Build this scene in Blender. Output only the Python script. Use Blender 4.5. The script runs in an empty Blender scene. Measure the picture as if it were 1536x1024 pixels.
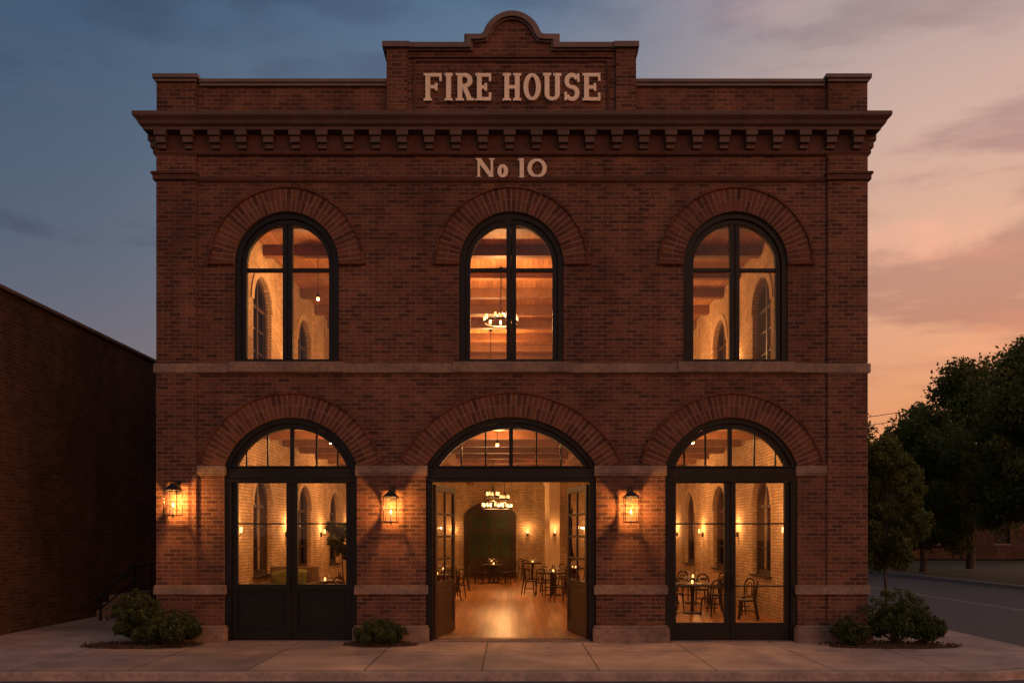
import bpy, math, random, bmesh
import numpy as np
from mathutils import Vector, Matrix
from mathutils.geometry import tessellate_polygon
random.seed(7); rng=np.random.default_rng(11)
D=15.0; F=1200.0; EYE=2.025
# facade survey: photo measurements -> metres on the facade plane
def wx(p,y=0): return (p-768)*(D+y)/F
def wz(p,y=0): return EYE+(800-p)*(D+y)/F
def lin(r,g,b):
    f=lambda c:((c/255+0.055)/1.055)**2.4 if c>10 else c/255/12.92
    return (f(r),f(g),f(b),1)
scene=bpy.context.scene
# ---------------------------------------------------------------- materials
def newmat(name):
    m=bpy.data.materials.new(name); m.use_nodes=True
    nt=m.node_tree; b=nt.nodes['Principled BSDF']; return m,nt,b
def N(nt,t,**k):
    n=nt.nodes.new(t)
    for a,v in k.items(): setattr(n,a,v)
    return n
def mixc(nt,fac,a,b,blend='MIX'):
    n=N(nt,'ShaderNodeMix',data_type='RGBA',blend_type=blend)
    i=[n.inputs[0],n.inputs[6],n.inputs[7]]
    for s,v in zip(i,(fac,a,b)):
        if isinstance(v,(int,float)): s.default_value=v
        elif isinstance(v,tuple): s.default_value=v
        else: nt.links.new(v,s)
    return n.outputs[2]
def rng_map(nt,v,a,b,c,d):
    n=N(nt,'ShaderNodeMapRange'); nt.links.new(v,n.inputs[0])
    for i,x in enumerate((a,b,c,d)): n.inputs[i+1].default_value=x
    return n.outputs[0]
def noise(nt,vec,scale,detail=4,rough=.6):
    n=N(nt,'ShaderNodeTexNoise'); n.inputs['Scale'].default_value=scale
    n.inputs['Detail'].default_value=detail; n.inputs['Roughness'].default_value=rough
    if vec is not None: nt.links.new(vec,n.inputs['Vector'])
    return n.outputs['Fac']
def bump(nt,b,h,strength=.5,dist=.01):
    n=N(nt,'ShaderNodeBump'); n.inputs['Strength'].default_value=strength; n.inputs['Distance'].default_value=dist
    nt.links.new(h,n.inputs['Height']); nt.links.new(n.outputs[0],b.inputs['Normal'])
def brickmat(name,c1,c2,mortar,bw=.225,rh=.076,ms=.010,rough=.9,offset=.5,stain=.65,bstr=.8):
    m,nt,b=newmat(name)
    uv=N(nt,'ShaderNodeTexCoord').outputs['UV']
    t=N(nt,'ShaderNodeTexBrick'); nt.links.new(uv,t.inputs['Vector'])
    t.offset=offset
    t.inputs['Scale'].default_value=1; t.inputs['Brick Width'].default_value=bw; t.inputs['Row Height'].default_value=rh
    t.inputs['Mortar Size'].default_value=ms; t.inputs['Mortar Smooth'].default_value=.25; t.inputs['Bias'].default_value=-.1
    t.inputs['Color1'].default_value=c1; t.inputs['Color2'].default_value=c2; t.inputs['Mortar'].default_value=mortar
    n1=noise(nt,uv,.55,5); n2=noise(nt,uv,30,4)
    st=N(nt,'ShaderNodeMapping'); st.inputs['Scale'].default_value=(2.2,.35,1); nt.links.new(uv,st.inputs[0])
    n4=noise(nt,st.outputs[0],1.2,5)
    f1=rng_map(nt,n1,.3,.7,1-stain*.5,1+stain*.4); f2=rng_map(nt,n2,.3,.7,.68,1.28); f3=rng_map(nt,n4,.35,.7,1.12,.75)
    mu=N(nt,'ShaderNodeMath',operation='MULTIPLY'); nt.links.new(f1,mu.inputs[0]); nt.links.new(f2,mu.inputs[1])
    mu2=N(nt,'ShaderNodeMath',operation='MULTIPLY'); nt.links.new(mu.outputs[0],mu2.inputs[0]); nt.links.new(f3,mu2.inputs[1])
    cc=N(nt,'ShaderNodeVectorMath',operation='SCALE'); nt.links.new(t.outputs['Color'],cc.inputs[0]); nt.links.new(mu2.outputs[0],cc.inputs['Scale'])
    nt.links.new(cc.outputs[0],b.inputs['Base Color'])
    inv=N(nt,'ShaderNodeMath',operation='MULTIPLY_ADD'); nt.links.new(t.outputs['Fac'],inv.inputs[0]); inv.inputs[1].default_value=-1
    nt.links.new(n2,inv.inputs[2])
    bump(nt,b,inv.outputs[0],bstr,.01)
    b.inputs['Roughness'].default_value=rough; b.inputs['Specular IOR Level'].default_value=.22
    return m
BR=brickmat('red_brick',(.155,.060,.034,1),(.052,.023,.017,1),(.170,.108,.076,1),stain=.75)
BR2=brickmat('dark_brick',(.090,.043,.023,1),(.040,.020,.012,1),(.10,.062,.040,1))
CB=brickmat('cream_brick',(.66,.47,.29,1),(.46,.32,.185,1),(.30,.20,.115,1),stain=.55)
def varmat(name,c1,c2,rough=.9,nscale=30,trans=False):
    m,nt,b=newmat(name)
    a=N(nt,'ShaderNodeAttribute',attribute_name='var')
    col=mixc(nt,a.outputs['Fac'],c1,c2)
    n=noise(nt,None,nscale); tc=N(nt,'ShaderNodeTexCoord'); nt.links.new(tc.outputs['Object'],n.node.inputs['Vector'])
    col=mixc(nt,.5,col,mixc(nt,1,col,n,'MULTIPLY'))
    nt.links.new(col,b.inputs['Base Color']); b.inputs['Roughness'].default_value=rough
    b.inputs['Specular IOR Level'].default_value=.2
    if trans:
        tr=N(nt,'ShaderNodeBsdfTranslucent'); nt.links.new(col,tr.inputs['Color'])
        mx=N(nt,'ShaderNodeMixShader'); mx.inputs[0].default_value=.4
        nt.links.new(b.outputs[0],mx.inputs[1]); nt.links.new(tr.outputs[0],mx.inputs[2])
        nt.links.new(mx.outputs[0],nt.nodes['Material Output'].inputs[0])
    return m
VOU=varmat('arch_brick',(.190,.072,.043,1),(.085,.034,.023,1))
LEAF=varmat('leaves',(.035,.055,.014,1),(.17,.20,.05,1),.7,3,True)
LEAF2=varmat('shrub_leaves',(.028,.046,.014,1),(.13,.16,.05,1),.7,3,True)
MULCH=varmat('mulch',(.055,.028,.016,1),(.10,.055,.032,1),.95,20)
DRY=varmat('dry_leaves',(.10,.05,.02,1),(.20,.12,.05,1),.9,20)
def plain(name,col,rough=.6,metal=0,nscale=None,namt=.25,bstr=0,spec=None):
    m,nt,b=newmat(name)
    b.inputs['Roughness'].default_value=rough; b.inputs['Metallic'].default_value=metal
    if spec is not None: b.inputs['Specular IOR Level'].default_value=spec
    if nscale:
        tc=N(nt,'ShaderNodeTexCoord'); n=noise(nt,tc.outputs['Object'],nscale,6)
        n3=noise(nt,tc.outputs['Object'],nscale*.13,4)
        f=rng_map(nt,n,.25,.75,1-namt,1+namt); g=rng_map(nt,n3,.3,.7,1-namt,1+namt)
        mu=N(nt,'ShaderNodeMath',operation='MULTIPLY'); nt.links.new(f,mu.inputs[0]); nt.links.new(g,mu.inputs[1])
        cc=N(nt,'ShaderNodeVectorMath',operation='SCALE'); cc.inputs[0].default_value=col[:3]; nt.links.new(mu.outputs[0],cc.inputs['Scale'])
        nt.links.new(cc.outputs[0],b.inputs['Base Color'])
        if bstr: bump(nt,b,n,bstr,.01)
    else: b.inputs['Base Color'].default_value=col
    return m
STONE=plain('brownstone',(.185,.122,.090,1),.85,0,14,.35,.5)
MORT=plain('mortar',(.19,.12,.085,1),.95,0,40,.2)
CORN=plain('cornice_paint',(.085,.048,.036,1),.6,0,6,.2,.1,.3)
CORN2=plain('bracket_brick',(.085,.038,.026,1),.85,0,18,.25,.2,.2)
COPE=plain('coping_paint',(.13,.09,.075,1),.6,0,6,.2,0,.3)
BLACK=plain('black_frame',(.006,.006,.0065,1),.5,0,8,.3,0,.22)
IRON=plain('iron',(.012,.011,.010,1),.5,0,20,.2,0,.3)
RAIL=plain('black_rail',(.006,.006,.006,1),.6,0,20,.2,0,.2)
CREAM=plain('cream_lettering',(.80,.68,.50,1),.6,0,12,.1)
PLAST=plain('plaster',(.50,.36,.22,1),.8,0,4,.1)
DWOOD=plain('dark_wood',(.042,.018,.008,1),.5,0,12,.3,0,.35)
BEAM=plain('beam_wood',(.20,.085,.032,1),.6,0,7,.25,.2)
BARK=plain('bark',(.06,.045,.035,1),.95,0,15,.3,.6)
ASPH=plain('asphalt',(.045,.045,.05,1),.85,0,40,.3,.3)
GRASS=plain('grass',(.018,.026,.011,1),.95,0,5,.4,.4)
KERB=plain('kerb_concrete',(.29,.215,.17,1),.85,0,12,.3,.4)
ROOF=plain('roofing',(.05,.05,.05,1),.9,0,6,.2)
CERA=plain('ceramic',(.5,.45,.38,1),.3)
OLIVE=plain('olive_fabric',(.22,.23,.08,1),.95,0,60,.2)
SOFA=plain('sofa_fabric',(.16,.10,.06,1),.95,0,60,.2)
DARKGL=plain('dark_green_glass',(.035,.055,.018,1),.5,0,2,.5,0,.2)
PAINT=plain('road_paint',(.24,.21,.15,1),.8,0,30,.3)
def woodmat(name,c1,c2,rot,pw=.12,pl=1.8,rough=.28):
    m,nt,b=newmat(name)
    uv=N(nt,'ShaderNodeTexCoord').outputs['UV']
    mp=N(nt,'ShaderNodeMapping'); mp.inputs['Rotation'].default_value=(0,0,rot); nt.links.new(uv,mp.inputs[0])
    t=N(nt,'ShaderNodeTexBrick'); nt.links.new(mp.outputs[0],t.inputs['Vector'])
    t.inputs['Scale'].default_value=1; t.inputs['Brick Width'].default_value=pl; t.inputs['Row Height'].default_value=pw
    t.inputs['Mortar Size'].default_value=.005; t.inputs['Color1'].default_value=c1; t.inputs['Color2'].default_value=c2
    t.inputs['Mortar'].default_value=(c2[0]*.25,c2[1]*.25,c2[2]*.25,1)
    st=N(nt,'ShaderNodeMapping'); st.inputs['Scale'].default_value=(1.5,22,1); nt.links.new(mp.outputs[0],st.inputs[0])
    n=noise(nt,st.outputs[0],2,5)
    cc=N(nt,'ShaderNodeVectorMath',operation='SCALE'); nt.links.new(t.outputs['Color'],cc.inputs[0]); nt.links.new(rng_map(nt,n,.3,.7,.65,1.3),cc.inputs['Scale'])
    nt.links.new(cc.outputs[0],b.inputs['Base Color'])
    nt.links.new(rng_map(nt,n,.3,.7,rough*.8,rough*1.4),b.inputs['Roughness'])
    bump(nt,b,n,.2,.005)
    return m
FLOOR=woodmat('wood_floor',(.46,.195,.06,1),(.27,.11,.034,1),math.pi/2,.16,2.2,.30)
CEIL=woodmat('wood_ceiling',(.48,.23,.085,1),(.33,.15,.055,1),math.pi/2,.14,3,.6)
# concrete pavement with cast joints
def concmat():
    m,nt,b=newmat('concrete_paving')
    tc=N(nt,'ShaderNodeTexCoord'); uv=tc.outputs['UV']
    mp=N(nt,'ShaderNodeMapping'); mp.inputs['Location'].default_value=(.45,3.3,0); nt.links.new(uv,mp.inputs[0])
    t=N(nt,'ShaderNodeTexBrick'); t.offset=0; nt.links.new(mp.outputs[0],t.inputs['Vector'])
    t.inputs['Scale'].default_value=1; t.inputs['Brick Width'].default_value=1.75; t.inputs['Row Height'].default_value=1.65
    t.inputs['Mortar Size'].default_value=.013; t.inputs['Mortar Smooth'].default_value=.2
    t.inputs['Color1'].default_value=(.42,.295,.23,1); t.inputs['Color2'].default_value=(.33,.235,.185,1); t.inputs['Mortar'].default_value=(.07,.048,.038,1)
    n1=noise(nt,uv,1.1,6,.65); n2=noise(nt,uv,45,5,.7); n5=noise(nt,uv,.3,3,.5)
    mu=N(nt,'ShaderNodeMath',operation='MULTIPLY'); nt.links.new(rng_map(nt,n1,.3,.7,.58,1.2),mu.inputs[0]); nt.links.new(rng_map(nt,n2,.3,.7,.72,1.2),mu.inputs[1])
    mu2=N(nt,'ShaderNodeMath',operation='MULTIPLY'); nt.links.new(mu.outputs[0],mu2.inputs[0]); nt.links.new(rng_map(nt,n5,.35,.65,.82,1.1),mu2.inputs[1])
    cc=N(nt,'ShaderNodeVectorMath',operation='SCALE'); nt.links.new(t.outputs['Color'],cc.inputs[0]); nt.links.new(mu2.outputs[0],cc.inputs['Scale'])
    nt.links.new(cc.outputs[0],b.inputs['Base Color']); b.inputs['Roughness'].default_value=.75
    bump(nt,b,n2,.25,.005)
    return m
CONC=concmat()
def glassmat(name='window_glass',tint=(.95,.95,.94,1),ior=1.38):
    m,nt,b=newmat(name); nt.nodes.remove(b)
    tr=N(nt,'ShaderNodeBsdfTransparent'); tr.inputs[0].default_value=tint
    gl=N(nt,'ShaderNodeBsdfGlossy'); gl.inputs['Roughness'].default_value=.02; gl.inputs[0].default_value=(1,1,1,1)
    lw=N(nt,'ShaderNodeFresnel'); lw.inputs[0].default_value=ior
    tc=N(nt,'ShaderNodeTexCoord'); n=noise(nt,tc.outputs['Object'],1.3,2)
    bp=N(nt,'ShaderNodeBump'); bp.inputs['Strength'].default_value=.05; bp.inputs['Distance'].default_value=.05
    nt.links.new(n,bp.inputs['Height']); nt.links.new(bp.outputs[0],gl.inputs['Normal'])
    mx=N(nt,'ShaderNodeMixShader'); nt.links.new(lw.outputs[0],mx.inputs[0]); nt.links.new(tr.outputs[0],mx.inputs[1]); nt.links.new(gl.outputs[0],mx.inputs[2])
    nt.links.new(mx.outputs[0],nt.nodes['Material Output'].inputs[0]); return m
GLASS=glassmat()
TGLASS=glassmat('tinted_side_glass',(.12,.08,.06,1),1.12)
def emis(name,col,s):
    m,nt,b=newmat(name); b.inputs['Base Color'].default_value=(.8,.6,.4,1)
    b.inputs['Emission Color'].default_value=col; b.inputs['Emission Strength'].default_value=s; return m
BULB=emis('lit_bulb',(1,.55,.18,1),2.2)
CANDLE=emis('lit_candle',(1,.45,.12,1),4)
FLAME=emis('lantern_flame',(1,.5,.18,1),12)
# ---------------------------------------------------------------- mesh builder
class MB:
    def __init__(s): s.v=[];s.f=[];s.m=[];s.c=[];s.T=None
    def add(s,vs,fs,mi=0,c=.5):
        o=len(s.v)
        if s.T is not None: vs=[tuple(s.T@Vector(v)) for v in vs]
        s.v+=[tuple(v) for v in vs]; s.f+=[tuple(i+o for i in f) for f in fs]; s.m+=[mi]*len(fs); s.c+=[c]*len(fs)
    def box(s,x0,x1,y0,y1,z0,z1,mi=0,c=.5):
        v=[(x,y,z) for x in (x0,x1) for y in (y0,y1) for z in (z0,z1)]
        s.add(v,[(0,1,3,2),(4,6,7,5),(0,4,5,1),(2,3,7,6),(0,2,6,4),(1,5,7,3)],mi,c)
    def plate(s,loops,a0,a1,mp=lambda u,v,w:(u,w,v),mi=0,c=.5):
        flat=[p for l in loops for p in l]; n=len(flat)
        tri=tessellate_polygon([[Vector((p[0],p[1],0)) for p in l] for l in loops])
        vs=[mp(p[0],p[1],a0) for p in flat]+[mp(p[0],p[1],a1) for p in flat]
        fs=[tuple(t) for t in tri]+[tuple(i+n for i in reversed(t)) for t in tri]
        o=0
        for l in loops:
            k=len(l)
            for i in range(k): j=(i+1)%k; fs.append((o+i,o+j,o+j+n,o+i+n))
            o+=k
        s.add(vs,fs,mi,c)
    def ribbon(s,pts,w,a0,a1,closed=False,mp=lambda u,v,w:(u,w,v),mi=0,c=.5):
        P=[Vector(p) for p in pts]; k=len(P); L=[];R=[]
        for i in range(k):
            a=P[i]-P[i-1] if (i>0 or closed) else P[1]-P[0]
            b=P[(i+1)%k]-P[i] if (i<k-1 or closed) else a
            a=a.normalized(); b=b.normalized(); na=Vector((-a.y,a.x)); nb=Vector((-b.y,b.x))
            nn=(na+nb).normalized(); q=min(1/max(nn.dot(na),.3),2)
            ww=(w[i] if isinstance(w,(list,tuple)) else w)/2*q
            L.append(P[i]+nn*ww); R.append(P[i]-nn*ww)
        vs=[]
        for i in range(k): vs+=[mp(L[i].x,L[i].y,a0),mp(R[i].x,R[i].y,a0),mp(R[i].x,R[i].y,a1),mp(L[i].x,L[i].y,a1)]
        fs=[]
        for i in range(k if closed else k-1):
            o=4*i;q=4*((i+1)%k)
            for e in range(4): fs.append((o+e,o+(e+1)%4,q+(e+1)%4,q+e))
        if not closed: fs+=[(0,1,2,3),(4*k-1,4*k-2,4*k-3,4*k-4)]
        s.add(vs,fs,mi,c)
    def tube(s,p0,p1,r0,r1=None,n=8,mi=0,c=.5,cap=True):
        r1=r0 if r1 is None else r1
        p0=Vector(p0);p1=Vector(p1);d=(p1-p0).normalized()
        a=d.orthogonal().normalized(); b=d.cross(a)
        vs=[];fs=[]
        for p,r in ((p0,r0),(p1,r1)):
            for i in range(n):
                t=2*math.pi*i/n; vs.append(p+a*math.cos(t)*r+b*math.sin(t)*r)
        for i in range(n): j=(i+1)%n; fs.append((i,j,n+j,n+i))
        if cap: fs+=[tuple(range(n))[::-1],tuple(range(n,2*n))]
        s.add(vs,fs,mi,c)
    def path(s,pts,r,n=8,mi=0):
        for i in range(len(pts)-1):
            r0=r[i] if isinstance(r,list) else r; r1=r[i+1] if isinstance(r,list) else r
            s.tube(pts[i],pts[i+1],r0,r1,n,mi)
    def lathe(s,cx,cy,prof,n=16,mi=0):
        vs=[];fs=[];k=len(prof)
        for r,z in prof:
            for i in range(n): t=2*math.pi*i/n; vs.append((cx+r*math.cos(t),cy+r*math.sin(t),z))
        for q in range(k-1):
            for i in range(n): j=(i+1)%n; fs.append((q*n+i,q*n+j,(q+1)*n+j,(q+1)*n+i))
        fs+=[tuple(range(n))[::-1],tuple(range((k-1)*n,k*n))]
        s.add(vs,fs,mi)
    def sphere(s,c,r,mi=0,n=8):
        pr=[(max(r*math.sin(math.pi*i/n),.0005),c[2]-r*math.cos(math.pi*i/n)) for i in range(n+1)]
        s.lathe(c[0],c[1],pr,n+2,mi)
    def make(s,name,mats,parent=None,bevel=0,smooth=False,loc=None,recalc=True):
        me=bpy.data.meshes.new(name); me.from_pydata(s.v,[],s.f)
        for m in mats: me.materials.append(m)
        me.polygons.foreach_set('material_index',s.m)
        if recalc:
            bm=bmesh.new(); bm.from_mesh(me); bmesh.ops.recalc_face_normals(bm,faces=bm.faces); bm.to_mesh(me); bm.free()
        at=me.attributes.new('var','FLOAT','FACE'); at.data.foreach_set('value',s.c)
        uvl=me.uv_layers.new(name='UVMap'); 
        co=np.empty(len(me.vertices)*3); me.vertices.foreach_get('co',co); co=co.reshape(-1,3)
        li=np.empty(len(me.loops),dtype=np.int32); me.loops.foreach_get('vertex_index',li)
        nr=np.empty(len(me.polygons)*3); me.polygons.foreach_get('normal',nr); nr=np.abs(nr.reshape(-1,3))
        lt=np.empty(len(me.polygons),dtype=np.int32); me.polygons.foreach_get('loop_total',lt)
        ax=np.repeat(np.argmax(nr,axis=1),lt); p=co[li]
        uv=np.where((ax==0)[:,None],p[:,[1,2]],np.where((ax==1)[:,None],p[:,[0,2]],p[:,[0,1]]))
        uvl.data.foreach_set('uv',uv.astype(np.float32).ravel())
        if smooth: me.polygons.foreach_set('use_smooth',[True]*len(me.polygons))
        ob=bpy.data.objects.new(name,me); scene.collection.objects.link(ob)
        if parent: ob.parent=parent
        if loc: ob.location=loc
        if bevel:
            b=ob.modifiers.new('bevel','BEVEL'); b.width=bevel; b.segments=2; b.limit_method='ANGLE'; b.angle_limit=math.radians(40)
        return ob
def empty(name,loc=(0,0,0)):
    e=bpy.data.objects.new(name,None); e.location=loc; e.empty_display_size=.2; scene.collection.objects.link(e); return e
WARM=(1,.47,.16)
def lamp(name,loc,power,parent,radius=.04,col=WARM):
    l=bpy.data.lights.new(name,'POINT'); l.energy=power; l.color=col; l.shadow_soft_size=radius
    o=bpy.data.objects.new(name,l); o.location=loc; scene.collection.objects.link(o); o.parent=parent; return o
MY=lambda u,v,w:(u,w,v)
MX=lambda u,v,w:(w,u,v)
MZ=lambda u,v,w:(u,v,w)
def arch(cx,half,z0,R,cz,n=28):
    a=math.acos(min(1,half/R)); pts=[(cx-half,z0),(cx+half,z0)]
    for i in range(n+1):
        t=a+(math.pi-2*a)*i/n; pts.append((cx+R*math.cos(t),cz+R*math.sin(t)))
    return pts
# ---------------------------------------------------------------- the fire station
B=empty('brick_fire_station')
W=6.64; L=22.5
UP=[(wx(c),.98,wz(543),.98,wz(396.5)) for c in (430,767,1103.5)]
def low(c,half,top,spring):
    rise=(spring-top)/80; h=half/80; R=(h*h+rise*rise)/(2*rise); return (wx(c),h,0.0,R,wz(top)-R)
LO=[low(436,99.5,626,698),low(766.5,127.5,625,698),low(1097,99.5,626,698)]
holes=[arch(*u) for u in UP]
lowholes=[]
for cx,h,z0,R,cz in LO: lowholes.append(arch(cx,h,.002,R,cz))
w=MB()
w.plate([[(-W,0),(-W,10.45),(W,10.45),(W,0)]]+holes+lowholes,0,.40)
w.make('front_wall',[BR],B)
w=MB()
w.plate([[(-6.2,.03),(-6.2,9.2),(6.2,9.2),(6.2,.03)]]+[arch(u[0],u[1],u[2],u[3],u[4]) for u in UP]+[arch(u[0],u[1],.04,u[3],u[4]) for u in LO],.402,.45)
w.make('front_wall_lining',[CB],B)
# side walls with real arched windows set in deep plastered reveals
sideh=[]
for cy in (4.9,8.9,12.9,16.9):
    sideh.append((cy,.72,1.0,.72,2.72)); sideh.append((cy,.72,5.9,.72,7.64))
for sgn,nm in ((-1,'left_wall'),(1,'right_wall')):
    w=MB(); xo,xi=sgn*W,sgn*6.45
    w.plate([[(.402,0),(.402,10.3),(L,10.3),(L,0)]]+[arch(*h) for h in sideh],min(xo,xi),max(xo,xi),MX)
    w.make(nm,[BR],B)
    w=MB(); a,b=sorted((sgn*6.448,sgn*6.2))
    w.plate([[(.455,.02),(.455,9.2),(22,9.2),(22,.02)]]+[arch(*h) for h in sideh],a,b,MX); w.make(nm+'_lining',[CB],B)
    fr=MB(); gl=MB(); tr=MB()
    for cy,h,z0,R,cz in sideh:
        fr.plate([arch(cy,h-.002,z0+.002,R-.002,cz),arch(cy,h-.12,z0+.12,R-.12,cz)],*sorted((sgn*6.31,sgn*6.44)),MX)
        fr.box(*sorted((sgn*6.33,sgn*6.43)),cy-.05,cy+.05,z0+.12,cz+R-.13)
        fr.box(*sorted((sgn*6.34,sgn*6.42)),cy-h+.12,cy+h-.12,cz-.05,cz+.03)
        for zz in (z0+.65,z0+1.2): fr.box(*sorted((sgn*6.36,sgn*6.42)),cy-h+.12,cy+h-.12,zz-.02,zz+.02)
        fr.box(*sorted((sgn*6.13,sgn*6.309)),cy-h-.06,cy+h+.06,z0-.05,z0+.001)
        # arched brick hood, slightly proud of the lining
        n=26
        for i in range(n):
            t0=math.pi*(i+.08)/n; t1=math.pi*(i+.92)/n; r0,r1=R+.01,R+.2; xx=(sgn*6.17,sgn*6.199)
            tr.add([(q,cy+r*math.cos(t),cz+r*math.sin(t)) for q in xx for r,t in ((r0,t0),(r1,t0),(r1,t1),(r0,t1))],
              [(0,1,2,3),(7,6,5,4),(0,4,5,1),(1,5,6,2),(2,6,7,3),(3,7,4,0)])
        P=arch(cy,h-.12,z0+.12,R-.12,cz); gl.add([(sgn*6.39,p[0],p[1]) for p in P],[tuple(range(len(P)))])
    fr.make(nm+'_window_frames',[DWOOD],B); gl.make(nm+'_window_glass',[TGLASS],B); tr.make(nm+'_window_arches',[PLAST],B)
w=MB(); w.box(-6.449,6.449,22.1,L-.002,0,10.3); w.make('rear_wall',[BR],B)
w=MB(); w.box(-6.2,6.2,22.0,22.098,.02,9.2); w.make('rear_wall_lining',[CB],B)
w=MB(); w.box(-6.449,6.449,.42,22.09,9.75,9.9); w.make('roof',[ROOF],B)
w=MB(); w.box(-6.198,6.198,.30,21.99,-.05,.02); w.make('ground_floor',[FLOOR],B)
w=MB(); w.box(-6.198,6.198,.452,21.99,4.62,5.0); w.make('ground_floor_ceiling',[CEIL],B)
w=MB(); w.box(-6.198,6.198,.452,21.99,5.004,5.08); w.make('upper_floor',[FLOOR],B)
w=MB(); w.box(-6.198,6.198,.452,21.99,9.2,9.3); w.make('upper_ceiling',[CEIL],B)
w=MB()
for i in range(12):
    y=1.5+i*1.75
    w.box(-6.19,6.19,y-.1,y+.1,4.38,4.618); w.box(-6.19,6.19,y-.11,y+.11,8.93,9.198)
for x in (-1.9,1.9): 
    w.box(x-.13,x+.13,.46,21.9,4.27,4.616); w.box(x-.13,x+.13,.46,21.9,8.82,9.196)
w.make('ceiling_beams',[BEAM],B,bevel=.01)
w=MB()
for y in (15.0,19.0):
    w.box(1.4,1.78,y-.19,y+.19,.02,4.27); w.box(1.34,1.84,y-.25,y+.25,4.1,4.268); w.box(1.34,1.84,y-.25,y+.25,.021,.25)
w.make('interior_columns',[PLAST],B,bevel=.01)
# rear arched doors
w=MB(); cx=-1.02
w.plate([arch(cx,1.2,.03,1.55,1.95),arch(cx,1.08,.06,1.43,1.95)],21.88,21.998,mi=0)
w.plate([arch(cx,1.08,.06,1.43,1.95)],21.95,21.996,mi=0)
for q in range(4):
    x=cx-.95+q*.5
    w.box(x,x+.4,21.93,21.948,.95,2.1,1); w.box(x,x+.4,21.93,21.948,.2,.8,0)
for q in range(3): w.box(cx-.8+q*.56,cx-.8+q*.56+.45,21.93,21.948,2.3,2.85,1)
w.make('rear_doors',[DWOOD,DARKGL],B)
# --- facade dressings
def band(prof,name,mat,bevel=0,x0=-W,x1=W,LL=L):
    m=MB(); vs=[];k=len(prof)
    for p,z in prof: vs+=[(x0-p,LL,z),(x0-p,-p,z),(x1+p,-p,z),(x1+p,LL,z)]
    fs=[]
    for i in range(k):
        j=(i+1)%k
        for e in range(3): fs.append((4*i+e,4*i+e+1,4*j+e+1,4*j+e))
    fs+=[tuple(4*i for i in range(k)),tuple(4*i+3 for i in range(k))[::-1]]
    m.add(vs,fs); return m.make(name,[mat],B,bevel)
band([(-.03,9.48),(.19,9.5),(.20,9.55),(.25,9.58),(.275,9.64),(.325,9.69),(.335,9.71),(.335,9.775),(-.03,9.81)],'cornice',CORN)
band([(-.03,9.10),(.05,9.10),(.065,9.13),(.065,9.17),(.035,9.18),(.035,9.478),(-.03,9.478)],'cornice_frieze',CORN2)
w=MB()
def brk(x,horizontal=True,side=1):
    if horizontal:
        w.box(x-.11,x+.11,-.20,.0,9.40,9.496); w.box(x-.09,x+.09,-.16,.0,9.28,9.399); w.box(x-.075,x+.075,-.10,0,9.19,9.279)
    else:
        for a,p,z0,z1 in ((.11,.20,9.40,9.496),(.09,.16,9.28,9.399),(.075,.10,9.19,9.279)):
            q=sorted((side*(W-.01),side*(W+p))); w.box(q[0],q[1],x-a,x+a,z0,z1)
xb=[wx(246)+.4985*i for i in range(27)]
for x in xb: brk(x)
for sd in (-1,1):
    for i in range(44): brk(.12+.5*i,False,sd)
w.make('cornice_brackets',[CORN],B,bevel=.006)
band([(-.03,8.60),(.02,8.60),(.045,8.63),(.045,8.69),(-.03,8.70)],'string_course',CORN2)
# belt course + sills
band([(-.02,5.03),(.05,5.03),(.06,5.04),(.06,5.19),(.05,5.205),(-.02,5.21)],'belt_course',STONE)
w=MB()
for a,b in ((345,516),(680,854),(1016,1191)): w.box(wx(a),wx(b),-.085,.06,5.045,5.235)
w.make('window_sills',[STONE],B,bevel=.008)
# corner pilasters
w=MB(); 
for s in (-1,1):
    q=sorted((s*(W+.012),s*5.9))
    w.box(q[0],q[1],-.05,.3,5.212,9.099); w.box(q[0],q[1],-.05,.3,.0,5.029)
    q=sorted((s*(W+.001),s*5.9)); w.box(q[0],q[1],-.06,.45,9.8,10.52)
w.make('corner_pilasters',[BR],B,bevel=.006)
w=MB()
for s in (-1,1):
    q=sorted((s*(W+.06),s*5.87)); w.box(q[0],q[1],-.10,.3,8.62,8.72); 
    q=sorted((s*(W+.09),s*5.86)); w.box(q[0],q[1],-.12,.3,8.722,8.77)
w.make('pilaster_mouldings',[CORN2],B,bevel=.008)
# imposts, pier bands and bases
w=MB()
piers=[(-W,LO[0][0]-LO[0][1]),(LO[0][0]+LO[0][1],LO[1][0]-LO[1][1]),(LO[1][0]+LO[1][1],LO[2][0]-LO[2][1]),(LO[2][0]+LO[2][1],W)]
for i,(a,b) in enumerate(piers):
    a2=-5.898 if i==0 else a-.03; b2=5.898 if i==3 else b+.03
    w.box(a2,b2,-.045,.10,3.15,3.30); w.box(a2,b2,-.03,.10,3.11,3.148)
    a3=a-(.05 if i==0 else .04); b3=b+(.05 if i==3 else .04)
    w.box(a3,b3,-.09,.12,.89,1.03); w.box(a3,b3,-.07,.12,1.032,1.06)
    w.box(a3-.02,b3+.02,-.17,.14,-.02,.27); w.box(a3,b3,-.13,.13,.272,.31)
w.make('pier_stonework',[STONE],B,bevel=.01)
w=MB()
for i,(a,b) in enumerate(piers):
    if i in (1,2): w.box(a+.0,b-.0,-.022,.05,.312,.888); w.box(a,b,-.022,.05,1.062,3.108)
w.make('pier_faces',[BR],B)
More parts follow.
